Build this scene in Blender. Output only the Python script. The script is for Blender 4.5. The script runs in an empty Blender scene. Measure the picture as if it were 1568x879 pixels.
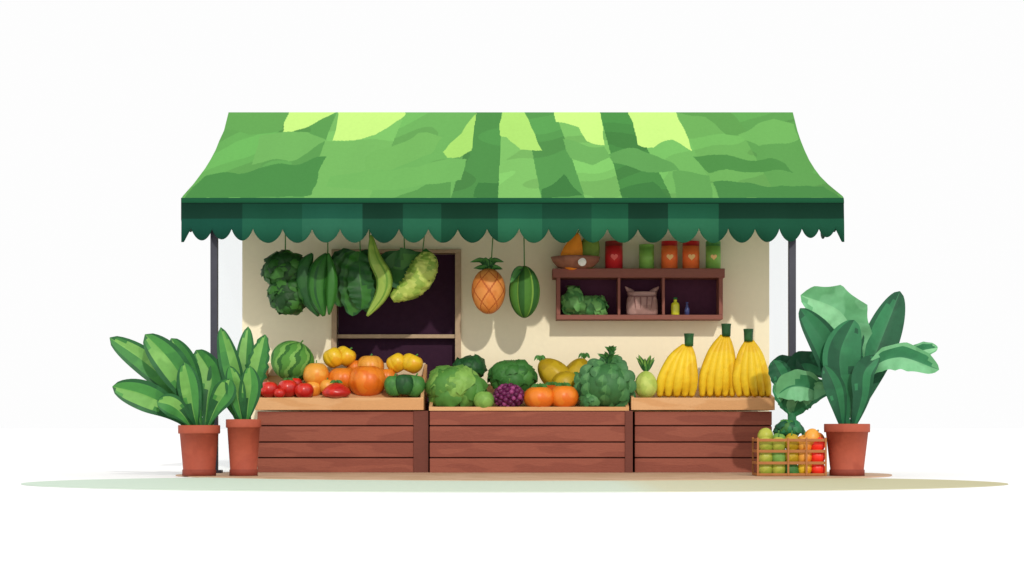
import bpy, math, random
from mathutils import Vector, Matrix, noise
random.seed(7)
D=16.0; H=0.35
K=0.77
def M(y): return (D+y)/3200.0          # metres per drawing unit at depth y
def E(px,py,y=0.0): return Vector(((px-784)*M(y), y, H+(655-py)*M(y)))
def lin(c): 
    c=c/255.0
    return c/12.92 if c<=0.04045 else ((c+0.055)/1.055)**2.4
def col(rgb,k=None):
    k=K if k is None else k
    return (lin(rgb[0])*k,lin(rgb[1])*k,lin(rgb[2])*k,1.0)
MATS={}
def mat(name,rgb,alt=None,scale=6,rough=.7,spec=.25,var=.07,k=None,thr=.5,soft=.02,stretch=(1,1,1),bump=0,bscale=60,sss=0):
    if name in MATS: return MATS[name]
    m=bpy.data.materials.new(name); m.use_nodes=True
    nt=m.node_tree; n=nt.nodes; l=nt.links
    b=n['Principled BSDF']; b.inputs['Roughness'].default_value=rough
    b.inputs['Specular IOR Level'].default_value=spec
    tc=n.new('ShaderNodeTexCoord'); mp=n.new('ShaderNodeMapping'); mp.inputs['Scale'].default_value=stretch
    l.new(tc.outputs['Object'],mp.inputs['Vector'])
    c0=col(rgb,k)
    last=None
    if alt:
        nz=n.new('ShaderNodeTexNoise'); nz.inputs['Scale'].default_value=scale; nz.inputs['Detail'].default_value=1.5
        l.new(mp.outputs[0],nz.inputs['Vector'])
        r=n.new('ShaderNodeValToRGB'); r.color_ramp.elements[0].position=thr-soft; r.color_ramp.elements[1].position=thr+soft
        r.color_ramp.elements[0].color=c0; r.color_ramp.elements[1].color=col(alt,k)
        l.new(nz.outputs['Fac'],r.inputs[0]); last=r.outputs[0]
    n2=n.new('ShaderNodeTexNoise'); n2.inputs['Scale'].default_value=25; n2.inputs['Detail'].default_value=4
    l.new(mp.outputs[0],n2.inputs['Vector'])
    mr=n.new('ShaderNodeMapRange'); mr.inputs[1].default_value=.3; mr.inputs[2].default_value=.7
    mr.inputs[3].default_value=1-var; mr.inputs[4].default_value=1+var; l.new(n2.outputs['Fac'],mr.inputs[0])
    mx=n.new('ShaderNodeVectorMath'); mx.operation='SCALE'
    if last: l.new(last,mx.inputs[0])
    else: mx.inputs[0].default_value=c0[:3]
    l.new(mr.outputs[0],mx.inputs['Scale']); l.new(mx.outputs[0],b.inputs['Base Color'])
    if bump:
        n3=n.new('ShaderNodeTexNoise'); n3.inputs['Scale'].default_value=bscale; n3.inputs['Detail'].default_value=3
        l.new(mp.outputs[0],n3.inputs['Vector'])
        bp=n.new('ShaderNodeBump'); bp.inputs['Strength'].default_value=bump; bp.inputs['Distance'].default_value=.01
        l.new(n3.outputs['Fac'],bp.inputs['Height']); l.new(bp.outputs[0],b.inputs['Normal'])
    MATS[name]=m; return m

class MB:
    def __init__(s): s.v=[];s.f=[];s.mi=[];s.mats=[];s.sm=[]
    def _m(s,m):
        if m not in s.mats: s.mats.append(m)
        return s.mats.index(m)
    def add(s,vs,fs,m,smooth=True):
        o=len(s.v); s.v+= [Vector(v) for v in vs]
        for i,f in enumerate(fs):
            s.f.append([a+o for a in f]); s.mi.append(s._m(m[i] if isinstance(m,list) else m)); s.sm.append(smooth)
        return s
    def build(s,name,bevel=0,origin=None):
        me=bpy.data.meshes.new(name)
        xs=[v.x for v in s.v];ys=[v.y for v in s.v];zs=[v.z for v in s.v]
        o=Vector(((min(xs)+max(xs))/2,(min(ys)+max(ys))/2,min(zs)))
        me.from_pydata([tuple(v-o) for v in s.v],[],s.f)
        for m in s.mats: me.materials.append(m)
        me.polygons.foreach_set('material_index',s.mi); me.polygons.foreach_set('use_smooth',s.sm)
        me.update()
        ob=bpy.data.objects.new(name,me); ob.location=o
        bpy.context.scene.collection.objects.link(ob)
        if bevel:
            b=ob.modifiers.new('bevel','BEVEL'); b.width=bevel; b.segments=2; b.limit_method='ANGLE'
        return ob
    def box(s,a,b,m):
        x0,y0,z0=a;x1,y1,z1=b
        vs=[(x0,y0,z0),(x1,y0,z0),(x1,y1,z0),(x0,y1,z0),(x0,y0,z1),(x1,y0,z1),(x1,y1,z1),(x0,y1,z1)]
        return s.add(vs,[(0,3,2,1),(4,5,6,7),(0,1,5,4),(1,2,6,5),(2,3,7,6),(3,0,4,7)],m,False)
    def ebox(s,x0,x1,py0,py1,y0,y1,m):   # front face given in drawing units at depth y0
        a=E(x0,py1,y0); b=E(x1,py0,y0)
        return s.box((a.x,y0,a.z),(b.x,y1,b.z),m)
    def ell(s,c,r,m,ribs=0,rd=.12,dent=0,dentb=0,rot=None,N=20,S=40,pw=1,top=0,jit=0,seed=0,pear=0):
        vs=[];fs=[];ms=[]
        R=rot or Matrix.Identity(3)
        for i in range(N+1):
            ph=math.pi*i/N
            for j in range(S):
                th=2*math.pi*j/S
                q=1.0
                if ribs: q=1-rd*(1-abs(math.sin(ribs*th/2))**.6)*max(0,math.sin(ph))**.5
                sp=math.sin(ph)**pw if math.sin(ph)>1e-6 else 0
                z=math.cos(ph)
                q2=q*(1-pear*z)
                if jit: q2*=1+jit*noise.noise(Vector((math.cos(th)*sp*2.2+seed,math.sin(th)*sp*2.2,z*2.2)))
                zz=z*r[2]-dent*math.exp(-(sp/.35)**2)*(z>0)+dentb*math.exp(-(sp/.35)**2)*(z<0)
                p=Vector((r[0]*sp*q2*math.cos(th),r[1]*sp*q2*math.sin(th),zz))
                vs.append(Vector(c)+R@p)
        for i in range(N):
            for j in range(S):
                k=(j+1)%S
                fs.append((i*S+j,(i+1)*S+j,(i+1)*S+k,i*S+k))
                if callable(m): ms.append(m((i+.5)/N,(j+.5)/S))
        return s.add(vs,fs,ms if callable(m) else m)
    def lathe(s,c,prof,m,S=36,cap=True,sq=1.0,dy=1.0):
        vs=[];fs=[];ms=[]
        for (r,z) in prof:
            for j in range(S):
                th=2*math.pi*j/S; cx_,sy_=math.cos(th),math.sin(th)
                if sq!=1: cx_=math.copysign(abs(cx_)**sq,cx_); sy_=math.copysign(abs(sy_)**sq,sy_)
                vs.append(Vector(c)+Vector((r*cx_,r*sy_*dy,z)))
        n=len(prof)
        for i in range(n-1):
            for j in range(S):
                k=(j+1)%S; fs.append((i*S+j,i*S+k,(i+1)*S+k,(i+1)*S+j))
                if isinstance(m,list): ms.append(m[i])
        if cap:
            fs.append(tuple(range(S-1,-1,-1))); fs.append(tuple((n-1)*S+j for j in range(S)))
            if isinstance(m,list): ms+= [m[0],m[-1]]
        return s.add(vs,fs,ms if isinstance(m,list) else m,False if not isinstance(m,list) else True)
    def tube(s,pts,rad,m,S=12,n=18,ribs=0,rd=.1,flat=1.0,knob=0,seed=0):
        P=spl(pts,n); n=len(P); vs=[];fs=[];ms=[]
        up0=Vector((0,1,0))
        for i,p in enumerate(P):
            t=(P[min(i+1,n-1)]-P[max(i-1,0)]).normalized()
            a=(up0-t*up0.dot(t)); a.normalize(); b=t.cross(a)
            u=i/(n-1); r=rad(u) if callable(rad) else interp(rad,u)
            for j in range(S):
                th=2*math.pi*j/S; q=1-(rd*(1-abs(math.sin(ribs*th/2))) if ribs else 0)
                if knob: q+=knob*noise.noise(Vector((i*.9+seed,j*1.3,seed)))
                vs.append(p+(a*math.cos(th)*flat+b*math.sin(th))*r*q)
        for i in range(n-1):
            for j in range(S):
                k=(j+1)%S; fs.append((i*S+j,i*S+k,(i+1)*S+k,(i+1)*S+j))
                if callable(m): ms.append(m(i/(n-1),j/S))
        if callable(m): c0=m(0,0);c1=m(1,0)
        fs.append(tuple(range(S-1,-1,-1))); fs.append(tuple((n-1)*S+j for j in range(S)))
        if callable(m): ms+=[c0,c1]
        return s.add(vs,fs,ms if callable(m) else m)
    def leaf(s,pts,W,mats,n=26,s0=.25,skew=1.3,fold=.35,notch=0,nk=9,pw=.75,twist=0,rib=True,pet=.07,flip=1):
        P=spl(pts,n); n=len(P); vs=[];fs=[];ms=[]
        dark,mid,light=mats[:3]
        us=[-1,-.72,-.4,-.06,.06,.4,.72,1]
        for i,p in enumerate(P):
            t=(P[min(i+1,n-1)]-P[max(i-1,0)]).normalized()
            side=t.cross(Vector((math.sin(twist),-math.cos(twist),0))).normalized()
            nor=side.cross(t).normalized()
            if nor.y>0: nor=-nor
            u=i/(n-1)
            if u<=s0: w=pet
            else:
                q=(u-s0)/(1-s0); w=max(pet if u<.6 else 0.02,max(0,math.sin(math.pi*q**skew))**pw)
            ww=W/2*w
            for a in us:
                nn=1
                if notch and u>s0 and abs(a)>.6: nn=1-notch*abs(math.sin(nk*u*math.pi+a))
                off=nor*(fold*abs(a)*ww+ (notch*.5*ww*math.sin(nk*2*u*math.pi+a*2)*abs(a)))
                vs.append(p+side*(a*ww*nn)+off)
        k=len(us)
        for i in range(n-1):
            u=i/(n-1)
            for j in range(k-1):
                fs.append((i*k+j,i*k+j+1,(i+1)*k+j+1,(i+1)*k+j))
                jj=j if flip>0 else k-2-j
                if jj==3: mm=light if u>s0*.8 else mid
                elif jj in(1,2) and .42<u<.93: mm=light if (jj==2 or .5<u<.88) else mid
                elif jj in(4,5): mm=mid
                else: mm=dark
                ms.append(mm)
        return s.add(vs,fs,ms)
    def ruffle(s,c,n,r,m,cup=.45,fr=5,amp=.16,ph=0,S=16,R=4):
        n=Vector(n).normalized(); t1=n.orthogonal().normalized(); t2=n.cross(t1)
        vs=[Vector(c)];fs=[]
        for i in range(1,R+1):
            a=i/R
            for j in range(S):
                th=2*math.pi*j/S
                rr=r*a*(1+.12*math.sin(fr*th+ph)*a)
                vs.append(Vector(c)+t1*rr*math.cos(th)+t2*rr*math.sin(th)+n*(-cup*a*a*r+amp*r*math.sin(fr*1.6*th+ph)*a**3))
        for j in range(S): fs.append((0,1+j,1+(j+1)%S))
        for i in range(R-1):
            for j in range(S):
                k=(j+1)%S; b=1+i*S
                fs.append((b+j,b+S+j,b+S+k,b+k))
        return s.add(vs,fs,m)
    def leafy(s,c,r,mats,n=26,size=.5,seed=1,core=True,cup=.45,front=True):
        rnd=random.Random(seed); c=Vector(c)
        if core: s.ell(c,(r[0]*.82,r[1]*.82,r[2]*.82),mats[0],jit=.2,seed=seed,N=14,S=24)
        for i in range(n):
            z=1-2*(i+.5)/n; a=i*2.39996+rnd.random()*.4; q=math.sqrt(1-z*z)
            d=Vector((q*math.cos(a),q*math.sin(a),z))
            p=c+Vector((d.x*r[0],d.y*r[1],d.z*r[2]))*(.84+.08*rnd.random())
            d2=(d+Vector((rnd.uniform(-.4,.4),rnd.uniform(-.5,.1),rnd.uniform(-.1,.5)))).normalized()
            s.ruffle(p,d2,min(r[0],r[2])*size*rnd.uniform(.8,1.2),rnd.choice(mats),cup=cup,ph=rnd.random()*6,fr=rnd.choice([4,5,6]))
        return s
    def berries(s,c,r,br,mats,n=60,seed=1):
        rnd=random.Random(seed); c=Vector(c)
        s.ell(c,(r[0]*.8,r[1]*.8,r[2]*.8),mats[0],N=12,S=20)
        for i in range(n):
            z=1-2*(i+.5)/n; a=i*2.39996; q=math.sqrt(1-z*z)
            b=br*rnd.uniform(.8,1.2)
            p=c+Vector((q*math.cos(a)*(r[0]-b),q*math.sin(a)*(r[1]-b),z*(r[2]-b)))
            s.ell(p,(b,b,b),rnd.choice(mats),N=8,S=12)
        return s
def interp(L,u):
    if isinstance(L,(int,float)): return L
    k=u*(len(L)-1); i=min(int(k),len(L)-2); f=k-i
    return L[i]*(1-f)+L[i+1]*f
def spl(pts,n):
    P=[Vector(p) for p in pts]
    if len(P)==2: return [P[0].lerp(P[1],i/(n-1)) for i in range(n)]
    Q=[P[0]*2-P[1]]+P+[P[-1]*2-P[-2]]; out=[]
    m=len(P)-1
    for i in range(n):
        k=i/(n-1)*m; a=min(int(k),m-1); t=k-a
        p0,p1,p2,p3=Q[a:a+4]
        out.append(.5*((2*p1)+(p2-p0)*t+(2*p0-5*p1+4*p2-p3)*t*t+(3*p1-p0-3*p2+p3)*t**3))
    return out
def group(name,obs):
    loc=Vector((sum(o.location.x for o in obs)/len(obs),sum(o.location.y for o in obs)/len(obs),0))
    e=bpy.data.objects.new(name,None); e.location=loc; bpy.context.scene.collection.objects.link(e)
    for o in obs:
        o.parent=e; o.matrix_parent_inverse=Matrix.Translation(-loc)
    return e
def rotz(a,ax='Y'): return Matrix.Rotation(math.radians(a),3,ax)

# ================= ground =================
g=MB(); g.add([(-300,-100,0),(300,-100,0),(300,600,0),(-300,600,0)],[(0,1,2,3)],mat('ground_white',(250,250,250),k=.95,var=.01),False); g.build('ground')
def disc(name,cx,cy,rx,ry,z,m,seed=0):
    b=MB(); S=160
    def q(j):
        t=2*math.pi*j/S; w_=1+.012*noise.noise(Vector((math.cos(t)*3,math.sin(t)*3,seed)))
        return cx+rx*w_*math.cos(t),cy+ry*w_*math.sin(t)
    vs=[(cx,cy,z)]+[q(j)+(z,) for j in range(S)]+[q(j)+(.0005,) for j in range(S)]
    b.add(vs,[(0,1+j,1+(j+1)%S) for j in range(S)]+[(1+j,1+S+j,1+S+(j+1)%S,1+(j+1)%S) for j in range(S)],m,False); return b.build(name)
# paving: pale green turning to khaki from left to right
pm=mat('paving',(228,240,226),var=.02,k=.82)
nt=pm.node_tree; n=nt.nodes; l=nt.links
tc=n.new('ShaderNodeTexCoord'); sx=n.new('ShaderNodeSeparateXYZ'); l.new(tc.outputs['Object'],sx.inputs[0])
mr=n.new('ShaderNodeMapRange'); mr.inputs[1].default_value=-3.1; mr.inputs[2].default_value=3.1; l.new(sx.outputs[0],mr.inputs[0])
rp=n.new('ShaderNodeValToRGB'); l.new(mr.outputs[0],rp.inputs[0])
PK=.76
rp.color_ramp.elements[0].color=col((222,242,224),PK); rp.color_ramp.elements[1].color=col((212,204,158),PK)
e=rp.color_ramp.elements.new(.6); e.color=col((226,238,218),PK); e=rp.color_ramp.elements.new(.64); e.color=col((226,224,192),PK)
vm=[x for x in n if x.type=='VECT_MATH'][0]; l.new(rp.outputs[0],vm.inputs[0])
disc('pavement',E(786,740,-2.8).x,-2.8,3.08,1.9,.004,pm)
disc('painted_stall_shadow',E(821,735,-1.0).x,-.6,2.62,1.75,.008,mat('painted_stall_shadow',(206,170,140),alt=(196,160,128),scale=3,var=.04,k=.85),seed=4)  # tan pad stands in for the shadow under the stall, painted as colour

# ================= awning =================
YB,YT=-.3,.8
def attr_mat(name):
    m=bpy.data.materials.new(name); m.use_nodes=True
    n=m.node_tree.nodes; l=m.node_tree.links; b=n['Principled BSDF']
    a=n.new('ShaderNodeVertexColor'); a.layer_name='dye_and_light'  # stripe dye plus highlights painted into the fabric colour
    b.inputs['Roughness'].default_value=.85; b.inputs['Specular IOR Level'].default_value=.1
    w=n.new('ShaderNodeTexNoise'); w.inputs['Scale'].default_value=40; w.inputs['Detail'].default_value=4
    tc=n.new('ShaderNodeTexCoord'); l.new(tc.outputs['Object'],w.inputs['Vector'])
    mr=n.new('ShaderNodeMapRange'); mr.inputs[3].default_value=.94; mr.inputs[4].default_value=1.06; l.new(w.outputs['Fac'],mr.inputs[0])
    v=n.new('ShaderNodeVectorMath'); v.operation='SCALE'; l.new(a.outputs[0],v.inputs[0]); l.new(mr.outputs[0],v.inputs['Scale'])
    l.new(v.outputs[0],b.inputs['Base Color']); return m
FAB=attr_mat('awning_fabric')
def colored(name,vs,fs,cols):
    me=bpy.data.meshes.new(name); me.from_pydata([tuple(v) for v in vs],[],fs); me.materials.append(FAB)
    ca=me.color_attributes.new('dye_and_light','FLOAT_COLOR','CORNER')
    k=0
    for p in me.polygons:
        p.use_smooth=True
        for _ in p.loop_indices: ca.data[k].color=cols[p.index]; k+=1
    ob=bpy.data.objects.new(name,me); bpy.context.scene.collection.objects.link(ob); return ob
Lk=[(172,350,1214),(200,343,1221),(215,336,1226),(230,330,1232),(245,322,1239),(258,314,1247),(270,305,1256),(282,296,1268),(292,287,1280),(300,280,1290),(303,278,1292)]
def edge(py):
    for a,b in zip(Lk,Lk[1:]):
        if py<=b[0]:
            f=(py-a[0])/(b[0]-a[0]); return a[1]+(b[1]-a[1])*f,a[2]+(b[2]-a[2])*f
    return Lk[-1][1:]
BT=[350,443,515,620,728,768,803,850,918,965,1035,1120,1214]
BB=[278,372,465,565,690,762,828,895,952,1028,1100,1190,1292]
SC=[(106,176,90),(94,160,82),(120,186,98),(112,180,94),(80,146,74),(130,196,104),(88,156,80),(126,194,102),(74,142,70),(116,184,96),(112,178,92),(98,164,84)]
HI=[([(440,172),(515,172),(470,192),(432,210)],(203,246,133)),  # pale roof patches are painted highlights, light put into the fabric colour
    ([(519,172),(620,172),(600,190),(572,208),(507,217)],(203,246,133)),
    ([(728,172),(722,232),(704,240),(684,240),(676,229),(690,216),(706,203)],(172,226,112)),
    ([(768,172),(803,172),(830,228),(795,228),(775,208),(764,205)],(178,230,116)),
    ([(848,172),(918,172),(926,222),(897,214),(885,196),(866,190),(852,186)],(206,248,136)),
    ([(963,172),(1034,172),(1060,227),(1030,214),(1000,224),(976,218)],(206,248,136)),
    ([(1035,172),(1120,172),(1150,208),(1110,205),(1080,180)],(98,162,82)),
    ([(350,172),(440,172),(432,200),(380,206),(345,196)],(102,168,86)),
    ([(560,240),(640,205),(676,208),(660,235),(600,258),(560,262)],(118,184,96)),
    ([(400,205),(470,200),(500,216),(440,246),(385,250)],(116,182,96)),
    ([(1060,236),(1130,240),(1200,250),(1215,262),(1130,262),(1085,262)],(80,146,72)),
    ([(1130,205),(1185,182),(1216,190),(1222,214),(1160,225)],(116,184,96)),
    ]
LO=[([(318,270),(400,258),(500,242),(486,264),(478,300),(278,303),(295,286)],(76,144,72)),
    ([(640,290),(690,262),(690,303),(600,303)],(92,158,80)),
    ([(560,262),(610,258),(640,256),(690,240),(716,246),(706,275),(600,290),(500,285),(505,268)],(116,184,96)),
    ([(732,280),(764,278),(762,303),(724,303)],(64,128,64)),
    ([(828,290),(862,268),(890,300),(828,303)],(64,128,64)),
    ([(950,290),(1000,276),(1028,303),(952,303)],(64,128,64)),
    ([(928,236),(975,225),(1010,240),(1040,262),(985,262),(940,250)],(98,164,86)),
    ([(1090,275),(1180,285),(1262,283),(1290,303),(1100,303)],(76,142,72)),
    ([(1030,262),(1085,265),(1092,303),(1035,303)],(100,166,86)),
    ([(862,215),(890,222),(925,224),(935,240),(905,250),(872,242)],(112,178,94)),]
def bbx(P): return (min(p[0] for p in P),max(p[0] for p in P),min(p[1] for p in P),max(p[1] for p in P))
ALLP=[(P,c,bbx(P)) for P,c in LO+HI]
def inp(x,y,poly):
    c=False; j=len(poly)-1
    for i in range(len(poly)):
        a,b=poly[i],poly[j]
        if (a[1]>y)!=(b[1]>y) and x<(b[0]-a[0])*(y-a[1])/(b[1]-a[1])+a[0]: c=not c
        j=i
    return c
NX,NY=860,150
vs=[];fs=[];cs=[];pxs=[]
def ydep(t): return YT+(YB-YT)*(t**1.15)
for i in range(NY+1):
    t=i/NY; py=172+131*t; y=ydep(t); a,b=edge(py)
    for j in range(NX+1):
        s=j/NX; px=a+(b-a)*s
        sag=.012*math.sin(s*math.pi*24)*math.sin(t*math.pi)
        v=E(px,py,y); v.z+=sag; vs.append(v); pxs.append((px,py))
for i in range(NY):
    for j in range(NX):
        q=i*(NX+1)+j; fs.append((q,q+NX+1,q+NX+2,q+1))
        px,py=pxs[q]; t=i/NY
        wx=px+4*noise.noise(Vector((px*.03,py*.05,1))); wy=py+4*noise.noise(Vector((px*.03,py*.05,7)))
        k=0
        for k in range(12):
            if px<BT[k+1]+(BB[k+1]-BT[k+1])*t: break
        c=SC[k]
        nn=noise.noise(Vector((px*.009+k*.6,py*.028+px*.005,3)))
        if nn>.25: c=tuple(min(255,x*1.06) for x in c)
        elif nn<-.22: c=tuple(x*.93 for x in c)
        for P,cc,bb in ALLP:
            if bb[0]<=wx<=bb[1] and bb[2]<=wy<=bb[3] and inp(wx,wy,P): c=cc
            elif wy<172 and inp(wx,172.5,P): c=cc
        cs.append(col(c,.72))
# side cheeks going back to the wall
for side in (0,NX):
    o=len(vs)
    for i in range(NY+1):
        v=vs[i*(NX+1)+side].copy(); v.y=.86; vs.append(v)
    for i in range(NY):
        a=i*(NX+1)+side; fs.append((a,a+NX+1,o+i+1,o+i)); cs.append(col((100,170,84),.78))
# flat top back to wall
o=len(vs); a0=vs[0].copy(); a1=vs[NX].copy(); a0.y=a1.y=.9; vs+=[a0,a1]; fs.append((0,NX,o+1,o)); cs.append(col((90,160,80),.78))
canopy=colored('canopy',vs,fs,cs)
# valance with scallops
notches=[278,293,325,355,388,433,478,521,565,611,656,701,746,795,840,885,930,977,1023,1070,1115,1156,1193,1228,1254,1278,1292]
def scal(px):
    for a,b in zip(notches,notches[1:]):
        if px<=b:
            f=(px-a)/(b-a); w=b-a
            return 349+ min(23,w*.6)*(max(0,math.sin(math.pi*f))**.62)
    return 350
def scal2(px):
    if px<293: return 371-22*(max(0,px-282)/11)
    if px>1278: return 371-22*(max(0,1288-px)/10)
    return scal(px)
VB=[278,372,463,555,617,676,762,830,905,962,1023,1100,1293]
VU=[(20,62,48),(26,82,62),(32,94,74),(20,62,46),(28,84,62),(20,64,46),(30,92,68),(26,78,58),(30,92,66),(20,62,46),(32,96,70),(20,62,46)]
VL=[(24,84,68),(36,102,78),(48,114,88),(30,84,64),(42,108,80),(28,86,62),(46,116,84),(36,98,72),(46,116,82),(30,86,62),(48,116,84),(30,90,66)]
vs=[];fs=[];cs=[]; NV=900
for j in range(NV+1):
    px=278+1014*j/NV; b=scal2(px)
    wob=.012*math.sin(px*.047)+.008*math.sin(px*.11)
    L=[(303,0),(306,-.012),(311,-.018),(312,-.008),(335,-.01+wob*.5),(345,-.012+wob*.8),(b,-.014+wob)]
    for (py,dy) in L: vs.append(E(px,py,YB)+Vector((0,dy,0)))
n7=7
for j in range(NV):
    px=278+1014*(j+.5)/NV
    k=0
    for k in range(12):
        if px<VB[k+1]: break
    for r in range(6):
        q=j*n7+r; fs.append((q,q+1,q+n7+1,q+n7))
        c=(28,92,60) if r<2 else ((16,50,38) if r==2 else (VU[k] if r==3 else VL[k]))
        cs.append(col(c,.66))
# side valances
for sx_ in (278,1292):
    X=E(sx_,303,YB).x; z1=E(0,303,YB).z; NS=120; o=len(vs)
    for j in range(NS+1):
        y=YB+(0.86-YB)*j/NS; zb=E(0,336+11*max(0,math.sin(math.pi*((j/30)%1)))**.6,YB).z
        vs.append(Vector((X,y,z1))); vs.append(Vector((X,y,zb)))
    for j in range(NS):
        q=o+j*2; fs.append((q,q+1,q+3,q+2)); cs.append(col((24,76,56),.62))
valance=colored('valance',vs,fs,cs)
sol=valance.modifiers.new('th','SOLIDIFY'); sol.thickness=.004

# ================= structure =================
YW=.8
wallm=mat('plaster',(255,242,210),var=.012,k=.96,bump=.12,bscale=30)
framem=mat('window_frame_wood',(196,168,138),k=.85)
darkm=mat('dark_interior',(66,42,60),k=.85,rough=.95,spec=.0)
b=MB(); z=lambda py:E(0,py,YW).z; x=lambda px:E(px,0,YW).x
zt=E(0,178,YT).z
b.box((x(371),YW,0),(x(516),YW+.1,zt),wallm)
b.box((x(697),YW,0),(x(1178),YW+.1,zt),wallm)
b.box((x(516),YW,z(388)),(x(697),YW+.1,zt),wallm)
wall=b.build('back_wall')
b=MB()
b.box((x(508),YW-.03,z(640)),(x(516),YW+.08,z(388)),framem); b.box((x(508),YW-.03,z(388)),(x(706),YW+.08,z(382)),framem)
b.box((x(697),YW-.03,z(640)),(x(706),YW+.08,z(388)),framem); b.box((x(516),YW+.0,z(518)),(x(697),YW+.05,z(512)),framem)
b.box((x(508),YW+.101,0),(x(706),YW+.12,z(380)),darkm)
win=b.build('window',bevel=.003)
postm=mat('post_metal',(62,62,76),k=.7,rough=.45,spec=.4)
obs=[]
for i,(a,c) in enumerate(((322,333),(1208,1219))):
    b=MB(); p=E(a,0,-.2); q=E(c,0,-.2)
    b.box((p.x,-.2,.008),(q.x,-.2+(q.x-p.x),E(0,305,-.2).z),postm)
    b.box((p.x-.03,-.23,.008),(q.x+.03,-.17+(q.x-p.x),.03),postm)
    obs.append(b.build('post_%d'%(i+1),bevel=.004))
# clear side curtains
fm=bpy.data.materials.new('clear_film'); fm.use_nodes=True; n=fm.node_tree.nodes; l=fm.node_tree.links; n.clear()
o=n.new('ShaderNodeOutputMaterial'); mx=n.new('ShaderNodeMixShader'); tr=n.new('ShaderNodeBsdfTransparent'); df=n.new('ShaderNodeBsdfDiffuse')
df.inputs[0].default_value=(.8,.92,1,1); mx.inputs[0].default_value=.1; tr.inputs[0].default_value=(.98,1,1,1)
l.new(tr.outputs[0],mx.inputs[1]); l.new(df.outputs[0],mx.inputs[2]); l.new(mx.outputs[0],o.inputs[0])
for i,(p0,p1) in enumerate(((333,371),(1208,1178))):
    b=MB(); a=E(p0,0,-.18); c=E(p1,0,YW)
    b.add([(a.x,-.18,.02),(c.x,YW,.02),(c.x,YW,E(0,320,-.2).z),(a.x,-.18,E(0,320,-.2).z)],[(0,1,2,3)],fm,False)
    obs.append(b.build('side_curtain_%d'%(i+1)))
b=MB(); rz=E(0,338,.3).z
b.tube([(-2.3,.3,rz),(2.3,.3,rz)],.012,postm,n=2); b.tube([(-2.3,YB+.05,rz+.1),(2.3,YB+.05,rz+.1)],.012,postm,n=2)
obs.append(b.build('hanging_rail'))
group('market_stall',[canopy,valance,wall,win]+obs)

# ================= counter =================
pl=mat('counter_wood',(154,86,68),alt=(144,78,62),scale=2.2,stretch=(1,1,6),var=.06,k=.84,bump=.2,bscale=20)
pl2=mat('counter_wood_dark',(118,64,52),var=.06,k=.8,stretch=(1,1,4))
gap=mat('counter_gap',(84,40,34),k=.7)
tan=mat('tray_wood',(228,176,124),alt=(220,164,110),scale=2,stretch=(1,1,5),var=.04,k=.82,bump=.1,bscale=20)
tan2=mat('tray_wood_pale',(244,218,180),var=.03,k=.8)
b=MB()
rowsY=[(630,651),(653,676),(678,700),(702,724)]
def section(x0,x1,yf,posts):
    b.ebox(x0+1,x1-1,630,724.5,yf+.02,.7,gap)
    for (r0,r1) in rowsY: b.ebox(x0,x1,r0,r1,yf,yf+.018,pl)
    for (p0,p1) in posts: b.ebox(p0,p1,629,724.7,yf-.012,yf-.001,pl2)
section(394,656,0,[(633,656)])
section(658,969,-.05,[(957,969)])
section(972,1182,0,[])
b.ebox(392,1184,723,725.2,-.002,.7,gap)
b.build('wooden_counter',bevel=.004)
def tray(name,x0,x1,lip0,lip1,yf,zb,up=.09):
    b=MB(); a=E(x0,0,yf).x; c=E(x1,0,yf).x
    z0=E(0,lip1,yf).z; z1=E(0,lip0,yf).z
    b.box((a,yf-.03,z0),(c,yf,z1),tan)
    yb=.66
    b.add([(a+.012,yf+.001,z0),(c-.012,yf+.001,z0),(c-.012,yf+.001,z1-.03),(a+.012,yf+.001,z1-.03),(a+.012,yb,z0),(c-.012,yb,z0),(c-.012,yb,zb),(a+.012,yb,zb)],
      [(0,1,2,3),(3,2,6,7),(4,7,6,5),(0,3,7,4),(1,5,6,2),(0,4,5,1)],tan,False)
    for (p,q) in ((a-.014,a+.01),(c-.01,c+.014)):
        b.add([(p,yf-.028,z0),(q,yf-.028,z0),(q,yf-.028,z1+.002),(p,yf-.028,z1+.002),(p,yb,z0),(q,yb,z0),(q,yb,zb+up),(p,yb,zb+up)],
          [(0,1,2,3),(3,2,6,7),(4,7,6,5),(0,3,7,4),(1,5,6,2),(0,4,5,1)],tan,False)
    b.box((a,yb+.001,z0),(c,yb+.02,zb+up+.01),tan2)
    return b.build(name,bevel=.003)
tray('display_tray',394,646,609,628,0,E(0,575,.66).z)
tray('display_tray',969,1183,609,628,0,E(0,597,.66).z,.02)
tray('display_tray',660,960,623,629,-.02,E(0,590,.66).z,.0)

# ================= colours for produce =================
G=dict(rough=.55,spec=.3)
gd=mat('green_deep',(34,84,42),alt=(42,98,46),scale=14,**G); gm=mat('green_mid',(70,130,60),alt=(82,144,66),scale=14,**G)
gl=mat('green_fresh',(128,176,80),alt=(140,188,88),scale=14,**G); gy=mat('green_yellow',(186,208,96),alt=(204,220,110),scale=14,**G)
red=mat('tomato_red',(230,50,36),alt=(202,34,30),scale=7,rough=.3,spec=.5)
orange=mat('orange_skin',(252,140,38),alt=(244,120,26),scale=8,rough=.4,spec=.4); orl=mat('orange_light',(254,176,66),alt=(250,154,48),scale=8,rough=.4,spec=.4)
ord_=mat('orange_deep',(214,92,22),rough=.45)
yel=mat('yellow_skin',(255,208,44),alt=(252,184,32),scale=8,rough=.35,spec=.4)
must=mat('mustard_skin',(206,172,36),alt=(186,152,28),scale=9,rough=.4); 
ban=mat('banana_yellow',(252,212,46),alt=(244,196,34),scale=5,rough=.45,k=.8); band=mat('banana_brown',(190,142,24),rough=.6)
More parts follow.
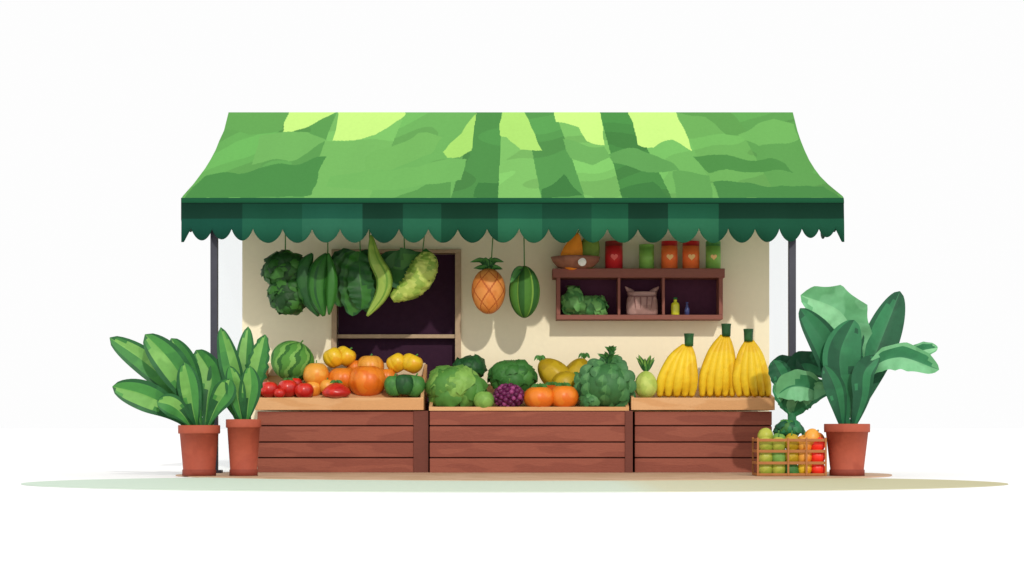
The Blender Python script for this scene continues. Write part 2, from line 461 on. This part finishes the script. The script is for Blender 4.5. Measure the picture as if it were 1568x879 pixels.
purp=mat('beet_purple',(116,38,88),alt=(96,28,70),scale=10,rough=.35); purl=mat('beet_purple_light',(160,68,124),rough=.35)
stemg=mat('stem_green',(90,140,60)); 
terr=mat('terracotta',(188,92,68),alt=(178,84,62),scale=4,var=.05,k=.74,bump=.15,bscale=40); terd=mat('terracotta_dark',(154,70,54),k=.74); soil=mat('soil',(70,44,34))
def sph(px,py,y,rx,rz=None): return E(px,py,y),(rx*M(y),rx*M(y),(rz or rx)*M(y))
def calyx(b,c,r,m,n=5,h=.0,ln=1.0,up=.3):
    for i in range(n):
        a=2*math.pi*i/n+.4; d=Vector((math.cos(a),math.sin(a),0))
        b.leaf([c,c+d*r*.5*ln+Vector((0,0,r*up)),c+d*r*ln+Vector((0,0,r*.05))],r*.45,(m,m,m),n=7,s0=0,skew=.8,fold=.2)
    b.tube([c,c+Vector((r*.1,0,r*.55))],r*.1,m,n=3,S=6)
# --- left tray ---
gd2=mat('melon_dark',(60,116,50)); gm2=mat('melon_mid',(92,156,64)); gl2=mat('melon_light',(132,188,90))
b=MB(); c,r=sph(448,553,.34,34,31)
def wm(i,j):
    q=(j*9+.12*math.sin(i*22+j*40))%1
    return gd2 if q<.28 else (gl2 if q>.72 else gm2)
b.ell(c,r,wm,rot=rotz(24),N=40,S=144); b.tube([c+rotz(24)@Vector((0,0,r[2]*.97)),c+rotz(24)@Vector((.01,0,r[2]*1.15))],.006,stemg,n=3); b.build('watermelon')
def tomato(px,py,y,r,m=None,rz=None,name='tomato',cal=True):
    b=MB(); c,rr=sph(px,py,y,r,rz or r*.88); b.ell(c,rr,m or red,ribs=5,rd=.06,dent=rr[2]*.25)
    if cal: calyx(b,c+Vector((0,0,rr[2]*.78)),rr[0]*.55,gm)
    return b.build(name)
tomato(412,596,.1,15,cal=False); tomato(441,594,.12,16); tomato(466,598,.08,15,cal=False); tomato(428,602,.03,9,cal=False); tomato(452,588,.2,12)
def fruit(px,py,y,r,m,rz=None,name='orange',leaf=False):
    b=MB(); c,rr=sph(px,py,y,r,rz); b.ell(c,rr,m,dent=rr[2]*.12,jit=.03,seed=px)
    b.tube([c+Vector((0,0,rr[2]*.82)),c+Vector((.003,0,rr[2]*1.12))],.005,stemg,n=3,S=6)
    return b.build(name)
fruit(484,574,.2,20,orl,name='peach'); fruit(480,595,.16,13,orl,name='peach'); fruit(501,592,.14,12,orl,name='peach')
def pepper(px,py,y,r,m,rz=None,name='bell_pepper',st=gm,tilt=0,rb=4,stem=True):
    b=MB(); c,rr=sph(px,py,y,r,rz or r*.9); R=rotz(tilt); b.ell(c,rr,m,ribs=rb,rd=.15,dent=rr[2]*.25,dentb=rr[2]*.2,S=48,rot=R,pear=-.1)
    if stem: b.tube([c+R@Vector((0,0,rr[2]*.6)),c+R@Vector((.004,0,rr[2]*.9)),c+R@Vector((.012,0,rr[2]*1.05))],[.011,.006,.007],st,n=6,S=8)
    return b.build(name)
pepper(511,548,.36,16,yel,17,tilt=-28,rb=3,stem=False); pepper(529,546,.4,17,yel,16,tilt=30,rb=3); pepper(608,556,.36,16,yel,16,tilt=-30,rb=3,stem=False); pepper(631,557,.34,18,yel,16,tilt=24,rb=3)
pepper(604,591,.08,17,gm,18); pepper(634,591,.1,18,gm,19,tilt=10); pepper(619,589,.05,16,gd,18,stem=False)
def pumpkin(px,py,y,r,rz,m,ribs=8,name='pumpkin',stem=True):
    b=MB(); c,rr=sph(px,py,y,r,rz); b.ell(c,rr,m,ribs=ribs,rd=.055,dent=rr[2]*.25,S=90)
    if stem: b.tube([c+Vector((0,0,rr[2]*.65)),c+Vector((.005,0,rr[2]*.85)),c+Vector((.015,0,rr[2]*1.0))],[.014,.007,.008],gm,n=6,S=8)
    return b.build(name)
pumpkin(562,583,.2,30,26,orange,stem=False); pumpkin(525,580,.24,24,19,orange,stem=False); pumpkin(567,562,.42,22,20,orl); pumpkin(592,578,.3,15,15,orange,stem=False); pumpkin(545,563,.44,15,13,orange,stem=False)
b=MB(); c,rr=sph(515,598,.02,21,12); b.ell(c,rr,red,pear=.35,jit=.05); calyx(b,c+Vector((0,0,rr[2]*.9)),rr[0]*.5,gm); b.build('red_pepper')
# --- middle tray ---
b=MB(); c,r=sph(697,591,.15,49,36); b.leafy(c,r,(mat('lettuce_d',(88,146,62),**G),gl,mat('lettuce_mid',(112,164,72),alt=(100,152,66),scale=16,**G)),n=60,size=.55,seed=3,cup=.55); b.build('lettuce')
b=MB(); c,r=sph(719,562,.48,27,20); b.leafy(c,r,(gd,gd,mat('spinach',(44,100,56),**G)),n=26,size=.6,seed=4); b.build('spinach_bunch')
fruit(741,613,.0,16,gl,15,name='lime')
b=MB(); c,r=sph(785,574,.36,41,27)
b.leafy(c,r,(gm,mat('kaleb',(64,124,54),**G),mat('kaleb_d',(56,114,50),**G)),n=60,size=.5,seed=51,cup=.5); b.build('cabbage')
b=MB(); c,r=sph(779,607,.02,25,21); b.berries(c,r,.02,(purp,purp,purl),n=75,seed=6); b.tube([c+Vector((0,0,r[2])),c+Vector((.01,0,r[2]*1.3))],.006,stemg,n=3); b.build('grape_bunch')
tomato(826,609,.03,25,orange,19,name='persimmon'); tomato(863,608,.05,24,orange,20,name='persimmon'); tomato(845,605,.15,22,ord_,18,name='persimmon')
def mango(px,py,y,rx,rz,ang,name='mango',m=must):
    b=MB(); c,r=sph(px,py,y,rx,rz); R=rotz(ang); b.ell(c,r,m,ribs=7,rd=.07,rot=R,pear=.12); 
    calyx(b,c+R@Vector((0,0,r[2]*.98)),.05,gm,n=5,ln=1,up=.8); b.build(name)
mango(849,573,.36,22,30,-48); mango(884,574,.38,21,27,24); mango(866,588,.26,20,22,65)
def artichoke(px,py,y,rx,rz,mats,name,tilt=8,rows=6,top=True,seed=1):
    b=MB(); c,r=sph(px,py,y,rx,rz); rnd=random.Random(seed); R=rotz(tilt)
    b.ell(c,(r[0]*.94,r[1]*.94,r[2]*.97),mats[0],rot=R)
    for i in range(rows):
        ph=math.pi*(.95-.8*i/rows); m_=max(6,int(10*math.sin(ph)))
        for j in range(m_):
            th=2*math.pi*(j+.5*(i%2))/m_
            def pt(p,q): return c+R@Vector((r[0]*math.sin(p)*math.cos(th)*q,r[1]*math.sin(p)*math.sin(th)*q,r[2]*math.cos(p)))
            L=.62
            b.leaf([pt(ph,.92),pt(max(.05,ph-L*.5),1.0),pt(max(.02,ph-L),1.01)],r[0]*.5,(mats[0],mats[1],mats[2]),n=10,s0=0,skew=.85,fold=-.2,pw=.6)
    if top:
        for i in range(12):
            a=2*math.pi*i/12+rnd.random(); d=Vector((math.cos(a),math.sin(a),0)); L=rnd.uniform(.8,1.2)
            p=c+R@Vector((0,0,r[2]*.9)); b.leaf([p,p+d*r[0]*.12*L+Vector((0,0,.06*L)),p+d*r[0]*.45*L+Vector((0,0,.085*L))],.03,(gd,gm,gm),n=8,s0=0,skew=.7)
    return b.build(name)
am=(mat('arti_d',(64,120,66),**G),mat('arti_m',(74,132,74),**G),mat('arti_l',(90,148,84),**G))
artichoke(927,591,.08,40,36,am,'artichoke',seed=2); artichoke(936,570,.3,22,24,am,'artichoke',tilt=0,seed=5)
b=MB(); c,r=sph(905,613,-.0,18,13); b.leafy(c,r,am,n=22,size=.6,seed=9); b.build('cabbage')
# --- right tray ---
b=MB(); c,r=sph(989,589,.1,18,21); b.ell(c,r,gy,ribs=8,rd=.08,pear=.12)
for i in range(11):
    a=2*math.pi*i/11; d=Vector((math.cos(a),math.sin(a)*.8,0)); p=c+Vector((0,0,r[2]*.92)); L=.8+.4*((i*7)%5)/5
    b.leaf([p,p+d*.03+Vector((0,0,.06*L)),p+d*.085*L+Vector((0,0,.12*L))],.034,(gd,gm,gl),n=8,s0=0,skew=.7)
b.build('pineapple')
def bananas(top,xs,bul,y=.1,mid=.5):
    b=MB(); nB=len(xs)
    def path(bx,bu,dy,e=606):
        t=top; return [E(t[0]+(bx-t[0])*.16,t[1]+6,y),E(t[0]+(bx-t[0])*.6+bu*.6,t[1]+(e-t[1])*.32,y-.03+dy*.5),
              E(t[0]+(bx-t[0])*.95+bu,t[1]+(e-t[1])*.68,y-.05+dy),E(bx,e,y-.02+dy)]
    w=(xs[-1]-xs[0])/(nB-1)
    for k,bx in enumerate(xs):
        dy=abs(k-(nB-1)/2)*.014
        r=w*.0031
        b.tube(path(bx,bul,dy),[r*.5,r*.82,r*1.02,r*1.08,r*1.1,r*1.0,r*.6],ban,S=14,n=24,ribs=5,rd=.08)
        b.ell(path(bx,bul,dy)[-1],(r*.42,)*3,band,N=6,S=8)
    for k in range(nB-1):   # back row
        b.tube(path((xs[k]+xs[k+1])/2,bul,.07),[w*.0014,w*.0024,w*.0034,w*.0034,w*.003,w*.0016],ban,S=12,n=20)
    for k in range(nB-1):  # crease shading between bananas, put in as thin brown tubes
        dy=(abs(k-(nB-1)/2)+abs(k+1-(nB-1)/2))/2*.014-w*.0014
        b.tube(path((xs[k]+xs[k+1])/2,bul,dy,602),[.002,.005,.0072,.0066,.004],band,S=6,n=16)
    t=E(top[0],top[1],y-.01)
    b.tube([t-Vector((0,0,.035)),t+Vector((0,0,.03)),t+Vector((0,0,.062))],[.034,.036,.04],gd,S=10,n=6)
    return b.build('banana_bunch')
bananas((1055,523),[1010,1023,1036,1048,1059],2,.12)
bananas((1112,508),[1075,1087,1099,1110,1121],1,.16)
bananas((1146,516),[1132,1144,1156,1167,1177],-4,.12)

# ================= hanging produce =================
strm=mat('twine',(70,130,60))
HY=.3
def string(b,px,py,px2=None): b.tube([E(px2 or px,338,HY),E((px+(px2 or px))/2,(338+py)/2,HY),E(px,py,HY)],.005,strm,S=6,n=8)
kd=(mat('kale_d',(30,74,28),**G),mat('kale_m',(46,100,36),**G),mat('kale_l',(64,122,46),**G))
b=MB(); b.leafy(E(437,413,HY),(39*M(HY),.12,33*M(HY)),kd,n=80,size=.36,seed=11); b.leafy(E(443,449,HY),(37*M(HY),.12,35*M(HY)),kd,n=80,size=.36,seed=12); string(b,437,385); b.build('kale_bunch')
go=mat('gourd_green',(58,122,44),alt=(50,110,40),scale=6,rough=.4); gol=mat('gourd_light',(160,190,82),alt=(142,178,72),scale=8,rough=.4); god=mat('gourd_dark',(38,90,42),alt=(46,102,44),scale=8,rough=.5)
def gourd(pts,w,m,name,y=HY,ribs=6,knob=0,st=None,mf=None,flat=.8):
    b=MB(); P=[E(a,c,y) for a,c in pts]
    b.tube(P,lambda u:w/2*M(y)*max(.12,max(0,math.sin(math.pi*min(1,max(0,u*.96+.02))))**.7),mf or m,S=24,n=34,ribs=ribs,rd=.12,flat=flat,knob=knob,seed=w)
    if st: string(b,*st)
    return b.build(name)
gourd([(478,388),(466,412),(468,448),(488,484)],28,god,'cucumber',y=.24)
def st3(m1,m2,k=6):
    return lambda u,v:(m2 if (v*k)%1<.25 else m1)
gourd([(500,388),(488,415),(486,450),(496,484)],32,go,'zucchini',y=.2,mf=st3(go,god))
gourd([(503,388),(508,420),(507,450),(504,482)],18,go,'zucchini',y=.18,st=(502,392))
# broad chard leaves hanging as one bunch
b=MB()
cm=(god,go,kd[2])
for (pts,W,y0,fl) in (([(545,385),(528,410),(520,440),(522,470)],46,.34,1),([(550,385),(545,415),(542,450),(540,484)],52,.3,1),
     ([(556,385),(562,415),(566,450),(566,480)],50,.33,-1),([(552,385),(575,410),(590,430),(596,455)],40,.38,-1),([(540,385),(522,400),(512,420),(510,445)],36,.4,1),([(550,400),(552,430),(555,455),(553,474)],44,.27,-1)):
    b.leaf([E(p[0],p[1],y0-.03*math.sin(i)) for i,p in enumerate(pts)],W*M(HY),cm if W>45 else (god,god,go),s0=0,skew=.85,pw=.5,notch=.14,nk=6,fold=.25,n=36)
string(b,552,395,550)
b.build('spinach_bunch')
gourd([(568,360),(574,395),(588,425),(584,452),(562,484)],26,gol,'bottle_gourd',y=.2,ribs=7,mf=st3(gol,mat('gourd_stripe',(112,158,60)),5),st=(566,372))
b=MB(); b.leaf([E(582,392,.3),E(605,410,.27),E(632,408,.27),E(655,392,.3)],62*M(.3),(god,kd[1],kd[2]),s0=.0,skew=.9,pw=.6)
b.leaf([E(585,425,.3),E(600,418,.28),E(620,400,.28),E(640,388,.3)],44*M(.3),(god,god,kd[1]),s0=.0,skew=.9,pw=.6); string(b,620,400,618); b.build('chard_leaf')
b=MB(); P=[E(654,386,.24),E(651,406,.24),E(636,434,.24),E(600,458,.24)]
b.tube(P,lambda u:21*M(.24)*max(.15,math.sin(math.pi*(u*.9+.06))**.6),lambda u,v:(gy if noise.noise(Vector((u*7,v*7,2)))>-.05 else gol),S=26,n=40,flat=.8,knob=.3,seed=3)
b.tube([E(650,382,.24),E(661,400,.22),E(654,430,.2)],[.016,.04,.02],go,S=12,n=12,flat=.4)
string(b,647,388,652); b.build('bitter_melon')
# pineapple hanging
b=MB(); c=E(748,446,HY); r=(26*M(HY),26*M(HY),35*M(HY))
pa=mat('pine_orange',(244,158,80),alt=(236,144,68),scale=8,rough=.5); pb=mat('pine_line',(198,102,48),rough=.6)
def pf(i,j):
    a=(j*6+i*3.0)%1; q=(j*6-i*3.0)%1
    return pb if (a<.1 or q<.1) else pa
b.ell(c,r,pf,N=56,S=168,pear=-.04)
for i in range(16):
    a=2*math.pi*i/16; d=Vector((math.cos(a),math.sin(a)*.7,0)); p=c+Vector((0,0,r[2]*.9)); L=.8+.5*((i*7)%5)/5
    up=.10 if i%2 else .035
    b.leaf([p,p+d*.05*L+Vector((0,0,up*.8)),p+d*.13*L+Vector((0,0,up*.8-.01))],.042,(gd,gm,gm),n=9,s0=0,skew=.7)
string(b,752,408,756); b.build('hanging_pineapple')
pg=mat('papaya_mid',(78,132,48)); pdk=mat('papaya_dark',(50,102,40)); plt=mat('papaya_light',(124,166,66))
b=MB(); c=E(803,447,HY); b.ell(c,(25*M(HY),25*M(HY),40*M(HY)),lambda i,j:(plt if (j*6)%1<.12 else (pdk if (j*6)%1<.5 else pg)),ribs=6,rd=.1,pw=1.15,N=40,S=120)
b.leaf([c+Vector((0,-.02,.19)),c+Vector((-.05,-.1,.16)),c+Vector((-.11,-.13,.06))],.06,(gd,gm,gm),n=10,s0=0); string(b,803,410,802); b.build('papaya')

# ================= shelf =================
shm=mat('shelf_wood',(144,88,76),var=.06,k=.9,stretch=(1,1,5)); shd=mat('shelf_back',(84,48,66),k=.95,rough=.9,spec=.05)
SY=.56
b=MB()
b.ebox(846,1110,411,425,SY-.02,YW-.001,shm)
b.ebox(852,858,425,482,SY,YW-.002,shm); b.ebox(1101,1107,425,482,SY,YW-.002,shm)
b.ebox(852,1107,482,489,SY-.004,YW-.001,shm)
b.ebox(946,950,425,482,SY+.004,YW-.02,shm); b.ebox(1014,1018,425,482,SY+.004,YW-.02,shm)
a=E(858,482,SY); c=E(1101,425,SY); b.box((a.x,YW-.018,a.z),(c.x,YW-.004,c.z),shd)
b.build('wall_shelf',bevel=.003)
IY=.64
zs=E(0,482,SY).z; ztop=E(0,411,SY-.02).z
def sx2(px): return E(px,0,IY).x
G2=dict(rough=.55,spec=.3,k=1.0)
sa=(mat('salad_d',(80,138,76),**G2),mat('salad_m',(106,162,90),**G2),mat('salad_l',(120,178,98),**G2))
b=MB(); m_=M(IY)
b.leafy((sx2(878),IY,zs+24*m_),(16*m_,.07,24*m_),sa,n=20,size=.8,seed=21,cup=.5); b.leafy((sx2(906),IY,zs+16*m_),(26*m_,.07,16*m_),sa,n=26,size=.8,seed=22,cup=.5); b.build('lettuce')
# cloth sack: squarish body, gathered rolled top and two tied ears
sk=mat('sack_cloth',(170,132,124),alt=(154,116,108),scale=9,bump=.35,bscale=120,k=1); skd=mat('sack_dark',(128,90,86),k=1)
b=MB(); cx=sx2(983)
b.lathe((cx,IY,zs),[(.118,0),(.124,.012),(.127,.07),(.122,.125),(.112,.15),(.114,.165),(.12,.178),(.112,.186),(.06,.188)],[sk]*8,S=44,sq=.6,dy=.6)
for sg in(-1,1):
    b.tube([(cx+sg*.07,IY,zs+.18),(cx+sg*.105,IY,zs+.2),(cx+sg*.135,IY-.01,zs+.228)],[.02,.022,.004],sk,n=8,S=8)
b.tube([(cx-.112,IY-.05,zs+.152),(cx-.05,IY-.078,zs+.146),(cx+.05,IY-.078,zs+.146),(cx+.112,IY-.05,zs+.152)],.005,skd,n=12,S=6)
for q in (-.06,-.015,.035,.075): b.tube([(cx+q*1.1,IY-.073,zs+.145),(cx+q,IY-.08,zs+.1),(cx+q*.9,IY-.08,zs+.05)],[.006,.004,.001],skd,n=6,S=6)
b.build('burlap_sack')
bt=mat('oil_yellow',(220,216,54),rough=.25,spec=.5,k=1); btc=mat('bottle_cap',(60,120,70)); blu=mat('bottle_blue',(70,76,124),rough=.25,k=1)
b=MB(); b.lathe((sx2(1034),IY,zs),[(.03,0),(.034,.008),(.034,.08),(.03,.095),(.014,.105),(.013,.125),(.016,.126),(.016,.142),(.0,.143)],[bt]*5+[btc]*3,S=24); b.build('oil_bottle')
b=MB(); b.lathe((sx2(1052),IY,zs),[(.019,0),(.02,.05),(.01,.07),(.008,.09),(.011,.091),(.011,.105),(0,.106)],[blu]*6,S=20); b.build('small_bottle')
# cans
def can(px,w,h,m,lab,lid,name='food_can',heart=True):
    b=MB(); c=Vector((sx2(px),IY,ztop)); R=w/2*m_; hh=h*m_
    b.lathe(c,[(R*.95,0),(R,.005),(R,hh*.14),(R*1.004,hh*.14),(R*1.004,hh*.82),(R,hh*.82),(R,hh-.006),(R*.96,hh),(R*.9,hh-.002),(0,hh-.003)],[lid,m,m,m,m,lid,lid,lid,lid],S=36)
    if heart:
        vs=[];n_=28
        for i in range(n_):
            t=2*math.pi*i/n_
            hx=16*math.sin(t)**3/16*R*.42; hz=(13*math.cos(t)-5*math.cos(2*t)-2*math.cos(3*t)-math.cos(4*t))/16*R*.42
            yy=-math.sqrt(max(0,(R*1.012)**2-hx*hx)); vs.append(c+Vector((hx,yy-.001,hh*.42+hz)))
        vs.append(c+Vector((0,-R*1.012-.001,hh*.42))); b.add(vs,[(i,(i+1)%n_,n_) for i in range(n_)],lab,False)
    b.build(name)
C2=dict(rough=.4,k=1.0)
cr=mat('can_red',(196,38,42),**C2); co=mat('can_orange',(240,112,54),**C2); cg=mat('can_green',(128,176,80),**C2); cl=mat('can_lid_dark',(140,46,42),**C2)
lr=mat('label_pink',(236,106,98),**C2); lo=mat('label_cream',(252,200,130),**C2); cg2=mat('can_green_lid',(90,150,80),**C2); cg3=mat('label_green',(90,140,62))
can(940,27,43,cr,lr,cl); can(990,23,38,cg,cg3,cg,name='food_can',heart=False); can(1025,25,43,co,lo,cr); can(1058,26,43,co,lo,cr); can(1092,23,43,cg,lo,cg2)
# bowl with fruit
bw=mat('bowl_wood',(162,108,86),alt=(150,98,78),scale=5,k=.95); bwl=mat('bowl_rim',(190,136,110),k=.95)
b=MB(); cx=sx2(881); IB=.6
R=38*m_; hb=18*m_
b.lathe((cx,IB,ztop),[(R*.45,0),(R*.72,.012),(R*.92,hb*.6),(R,hb),(R*.94,hb),(R*.84,hb*.6),(R*.3,.02)],[bw,bw,bw,bwl,bw,bw],S=40)
b.ell((cx+9*m_,IB-R*.9,ztop+hb*.45),(.033,.012,.033),mat('white_disc',(250,248,240),k=1),N=12,S=20)
b.build('wooden_bowl')
b=MB(); c=Vector((cx-4*m_,IB-.05,ztop+hb+8*m_)); b.ell(c,(16*m_,14*m_,29*m_),mat('pear_orange',(255,150,44),k=1),pear=.46,rot=rotz(14)); b.tube([c+Vector((.035,0,.14)),c+Vector((.05,0,.18))],.005,stemg,n=3,S=6); b.build('pear')
b=MB(); c=Vector((cx+20*m_,IB-.01,ztop+hb+9*m_)); b.ell(c,(17*m_,14*m_,30*m_),mat('avocado',(118,142,58),alt=(100,124,50),scale=8,k=1),pear=.2,rot=rotz(14)); b.build('avocado')

# ================= pots and plants =================
PY=-1.1
def pot(b,px,top,w,wb,rim=13,base=None):
    m=M(PY); x=E(px,0,PY).x; h=E(0,top,PY).z
    R=w/2*m; rb=wb/2*m; rh=rim*m; rt=R*.92
    b.lathe((x,PY,.009),[(rb*1.03,0),(rb*1.03,.04),(rb*.98,.045),(rt,h-rh-.009),(R*.99,h-rh-.009),(R,h-rh),(R,h-.012),(R*.98,h-.009),(R*.86,h-.009),(R*.84,h-.04),(0,h-.04)],[terd,terd,terr,terd,terr,terr,terr,terr,soil,soil],S=48)
def LP(pts,ys): return [E(p[0],p[1],PY+interp(ys,i/(len(pts)-1))) for i,p in enumerate(pts)]
ld=mat('leaf_dark',(46,110,58),alt=(38,98,52),scale=5,**G); lm=mat('leaf_mid',(66,138,64),alt=(76,150,68),scale=5,**G); ll=mat('leaf_light',(130,188,94),alt=(116,176,84),scale=5,**G)
LM=(ld,lm,ll); m1=M(PY)
b=MB(); pot(b,305,651,64,50)
for pts,W,ys,fl in [
  ([(312,668),(318,610),(322,575),(300,536)],44,[0,0,.1],1),
  ([(318,668),(332,610),(345,575),(350,545)],52,[0,.05,.1],-1),
  ([(310,668),(300,610),(284,560),(262,518)],40,[0,0,.05],1),
  ([(300,668),(262,628),(222,606),(172,592)],46,[0,-.1,-.15],1),
  ([(298,668),(268,600),(228,558),(168,517)],42,[0,.05,.1],-1),
  ([(304,668),(290,605),(262,556),(222,512)],50,[0,-.1,-.15],1),
  ([(302,668),(280,635),(262,620),(240,615)],34,[0,-.15,-.2],-1),
  ([(312,668),(330,625),(345,600),(352,580)],36,[0,-.1,-.15],1),
  ([(305,668),(296,630),(290,590),(282,555)],36,[0,-.15,-.2],1)]:
    b.leaf(LP(pts,ys),W*m1,LM,s0=.12,skew=1.4,pet=.22,flip=fl,pw=.55)
b.build('potted_plant')
b=MB(); pot(b,373,642,54,42)
for pts,W,ys,fl,nt_ in [
  ([(374,660),(376,600),(376,550),(380,500)],30,[0,.05,.1],1,0),
  ([(370,660),(362,600),(352,555),(338,501)],34,[0,0,-.05],-1,0),
  ([(378,660),(386,600),(396,555),(406,512)],40,[0,0,0],1,.25),
  ([(370,660),(352,610),(340,580),(325,558)],34,[0,.05,.1],-1,0),
  ([(376,660),(380,620),(384,590),(382,560)],34,[0,-.1,-.15],1,0),
  ([(374,660),(366,620),(360,590),(352,560)],30,[0,-.1,-.15],-1,0)]:
    b.leaf(LP(pts,ys),W*m1,LM,s0=.1,skew=1.2,pet=.25,flip=fl,notch=nt_,pw=.6)
b.build('potted_plant')
rd_=mat('leafr_dark',(34,98,64),alt=(28,88,58),scale=4,**G); rm=mat('leafr_mid',(54,134,86),alt=(48,124,80),scale=4,**G); rl=mat('leafr_light',(122,192,138),alt=(104,176,120),scale=5,rough=.55,spec=.3,k=.8); rl2=mat('leafr_pale',(140,206,150),rough=.55,spec=.3,k=.8)
b=MB(); pot(b,1297,649,70,52)
for pts,W,ys,fl,nt_,ms,s0 in [
  ([(1300,668),(1322,590),(1348,520),(1378,446)],56,[0,.1,.15],1,0,(rd_,rd_,rm),.1),
  ([(1300,640),(1306,540),(1288,482),(1226,452)],80,[.1,.1,.05],1,.2,(rl,rl,rl2),.2),
  ([(1296,668),(1288,600),(1264,530),(1225,472)],48,[0,.0,-.05],1,0,(rd_,rm,rm),.1),
  ([(1298,668),(1290,590),(1288,540),(1308,490)],58,[0,-.05,-.05],-1,0,(rm,rd_,rm),.1),
  ([(1303,668),(1328,575),(1375,546),(1438,566)],44,[0,-.1,-.15],1,.12,(rl,rl,rm),.3),
  ([(1370,548),(1392,546),(1412,536),(1436,532)],26,[-.08,-.1,-.1],1,.1,(rl,rl2,rm),.0),
  ([(1303,668),(1318,610),(1322,570),(1345,545)],34,[0,-.1,-.1],1,0,(rd_,rm,rd_),.05),
  ([(1292,668),(1284,620),(1276,590),(1262,560)],32,[0,-.1,-.1],1,0,(rd_,rm,rd_),.05)]:
    b.leaf(LP(pts,ys),W*m1,ms,s0=s0,skew=1.3,pet=.2,flip=fl,notch=nt_,nk=6,pw=.55,n=48)
b.build('potted_plant')

# crate with produce
crm=mat('crate_wood',(188,122,70),var=.06); crd=mat('crate_dark',(132,72,48))
CY0,CY1=-1.22,-.92
b=MB(); xa=E(1159,0,CY0).x; xb=E(1266,0,CY0).x; zc=lambda py:E(0,py,CY0).z
for py in (674,691,709,727):
    for (y0,y1) in ((CY0,CY0+.012),(CY1-.012,CY1)): b.box((xa,y0,max(.01,zc(py+2.2))),(xb,y1,zc(py-2.2)),crm)
    for (x0,x1) in ((xa,xa+.012),(xb-.012,xb)): b.box((x0,CY0+.0125,max(.01,zc(py+2.2))),(x1,CY1-.0125,zc(py-2.2)),crm)
for px in (1160.5,1207,1235,1264.5):
    X=E(px,0,CY0).x
    for y0 in (CY0-.006,CY1+.001): b.box((X-.007,y0,.01),(X+.007,y0+.005,zc(670)),crm)
b.box((xa+.013,CY0+.013,.012),(xb-.013,CY1-.013,.02),crd)
crate=b.build('crate',bevel=.002)
cp=mat('pepper_olive',(190,194,76),alt=(168,180,64),scale=8,rough=.4)
redb=mat('pepper_red',(250,50,30),rough=.35,spec=.4,k=.9)
rnd=random.Random(3)
for row,(py,yy) in enumerate(((719,-1.14),(699,-1.145),(680,-1.13),(676,-1.0))):
    for i in range(5):
        px=1172+i*20; m_c=[cp,gl if row%2 else cp,must if row else gm,orl if row>0 else yel,redb if row<3 else orange][i]
        b=MB(); c=E(px,py+rnd.uniform(-2,2),yy); b.ell(c,(12.2*m1,11.5*m1,13.5*m1),m_c,ribs=4,rd=.12,dent=.01,rot=rotz(rnd.uniform(-20,20)),N=14,S=28)
        if row>1: b.tube([c+Vector((0,0,.05)),c+Vector((.004,0,.078))],.006,gm,n=3,S=6)
        b.build('bell_pepper')
b=MB(); b.ell(E(1172,668,-1.1),(12*m1,.05,13*m1),cp,rot=rotz(10)); b.build('lemon')
b=MB(); b.ell(E(1243,672,-1.12),(13*m1,.055,16*m1),orl,rot=rotz(10)); b.build('mango')
# leafy plant behind crate
b=MB(); CY=-.8; mC=M(CY)
b.tube([E(1212,728,CY),E(1213,660,CY),E(1212,600,CY),E(1214,575,CY)],[7*mC,7*mC,6*mC,4*mC],rm,S=10,n=12)
b.leafy(E(1208,656,CY-.12),(25*mC,.06,14*mC),(rd_,rm,gm),n=26,size=.7,seed=31)
for pts,W,ys,ms,fl,nt_ in [
  ([(1213,612),(1215,575),(1200,560),(1180,562)],38,[0,.05,.1],(rd_,rd_,rm),1,.1),
  ([(1213,600),(1220,565),(1240,558),(1272,575)],44,[0,.05,.1],(rd_,rd_,rm),-1,.1),
  ([(1213,612),(1200,585),(1190,565),(1183,552)],36,[0,0,0],(rd_,rm,rd_),1,.1),
  ([(1213,640),(1220,615),(1240,600),(1276,592)],46,[0,-.1,-.15],(rm,rl,rl),-1,.1),
  ([(1213,635),(1205,612),(1197,600),(1186,586)],36,[0,-.1,-.12],(rm,rl,rl),1,.1),
  ([(1188,606),(1210,592),(1235,592),(1262,606)],50,[-.12,-.16,-.1],(rl,rl,rm),1,.08)]:
    b.leaf([E(p[0],p[1],CY+interp(ys,i/3)) for i,p in enumerate(pts)],W*mC,ms,s0=.05,skew=.9,pet=.2,flip=fl,notch=nt_,nk=5,pw=.5)
b.build('leafy_plant')

# ================= light / camera =================
el,az=math.radians(27),math.radians(12)
w=bpy.data.worlds.new('World'); bpy.context.scene.world=w; w.use_nodes=True
bg=w.node_tree.nodes['Background']; bg.inputs[0].default_value=(1,1,1,1); bg.inputs[1].default_value=.985
sd=bpy.data.lights.new('sun','SUN'); sd.energy=1.75; sd.angle=math.radians(1.2); sd.color=(1,.96,.88)
so=bpy.data.objects.new('sun',sd); bpy.context.scene.collection.objects.link(so)
dirv=Vector((math.sin(az)*math.cos(el),-math.cos(az)*math.cos(el),math.sin(el)))
so.rotation_euler=dirv.to_track_quat('Z','Y').to_euler(); so.location=(3,-8,6)
cd=bpy.data.cameras.new('camera'); cam=bpy.data.objects.new('camera',cd); bpy.context.scene.collection.objects.link(cam)
cam.location=(0,-D,H); cam.rotation_euler=(math.radians(90),0,0)
cd.sensor_width=36; cd.lens=3200/1568*36; cd.shift_y=215.5/1568; cd.clip_end=2000
sc=bpy.context.scene; sc.camera=cam
sc.view_settings.view_transform='Standard'; sc.view_settings.look='None'; sc.view_settings.exposure=0
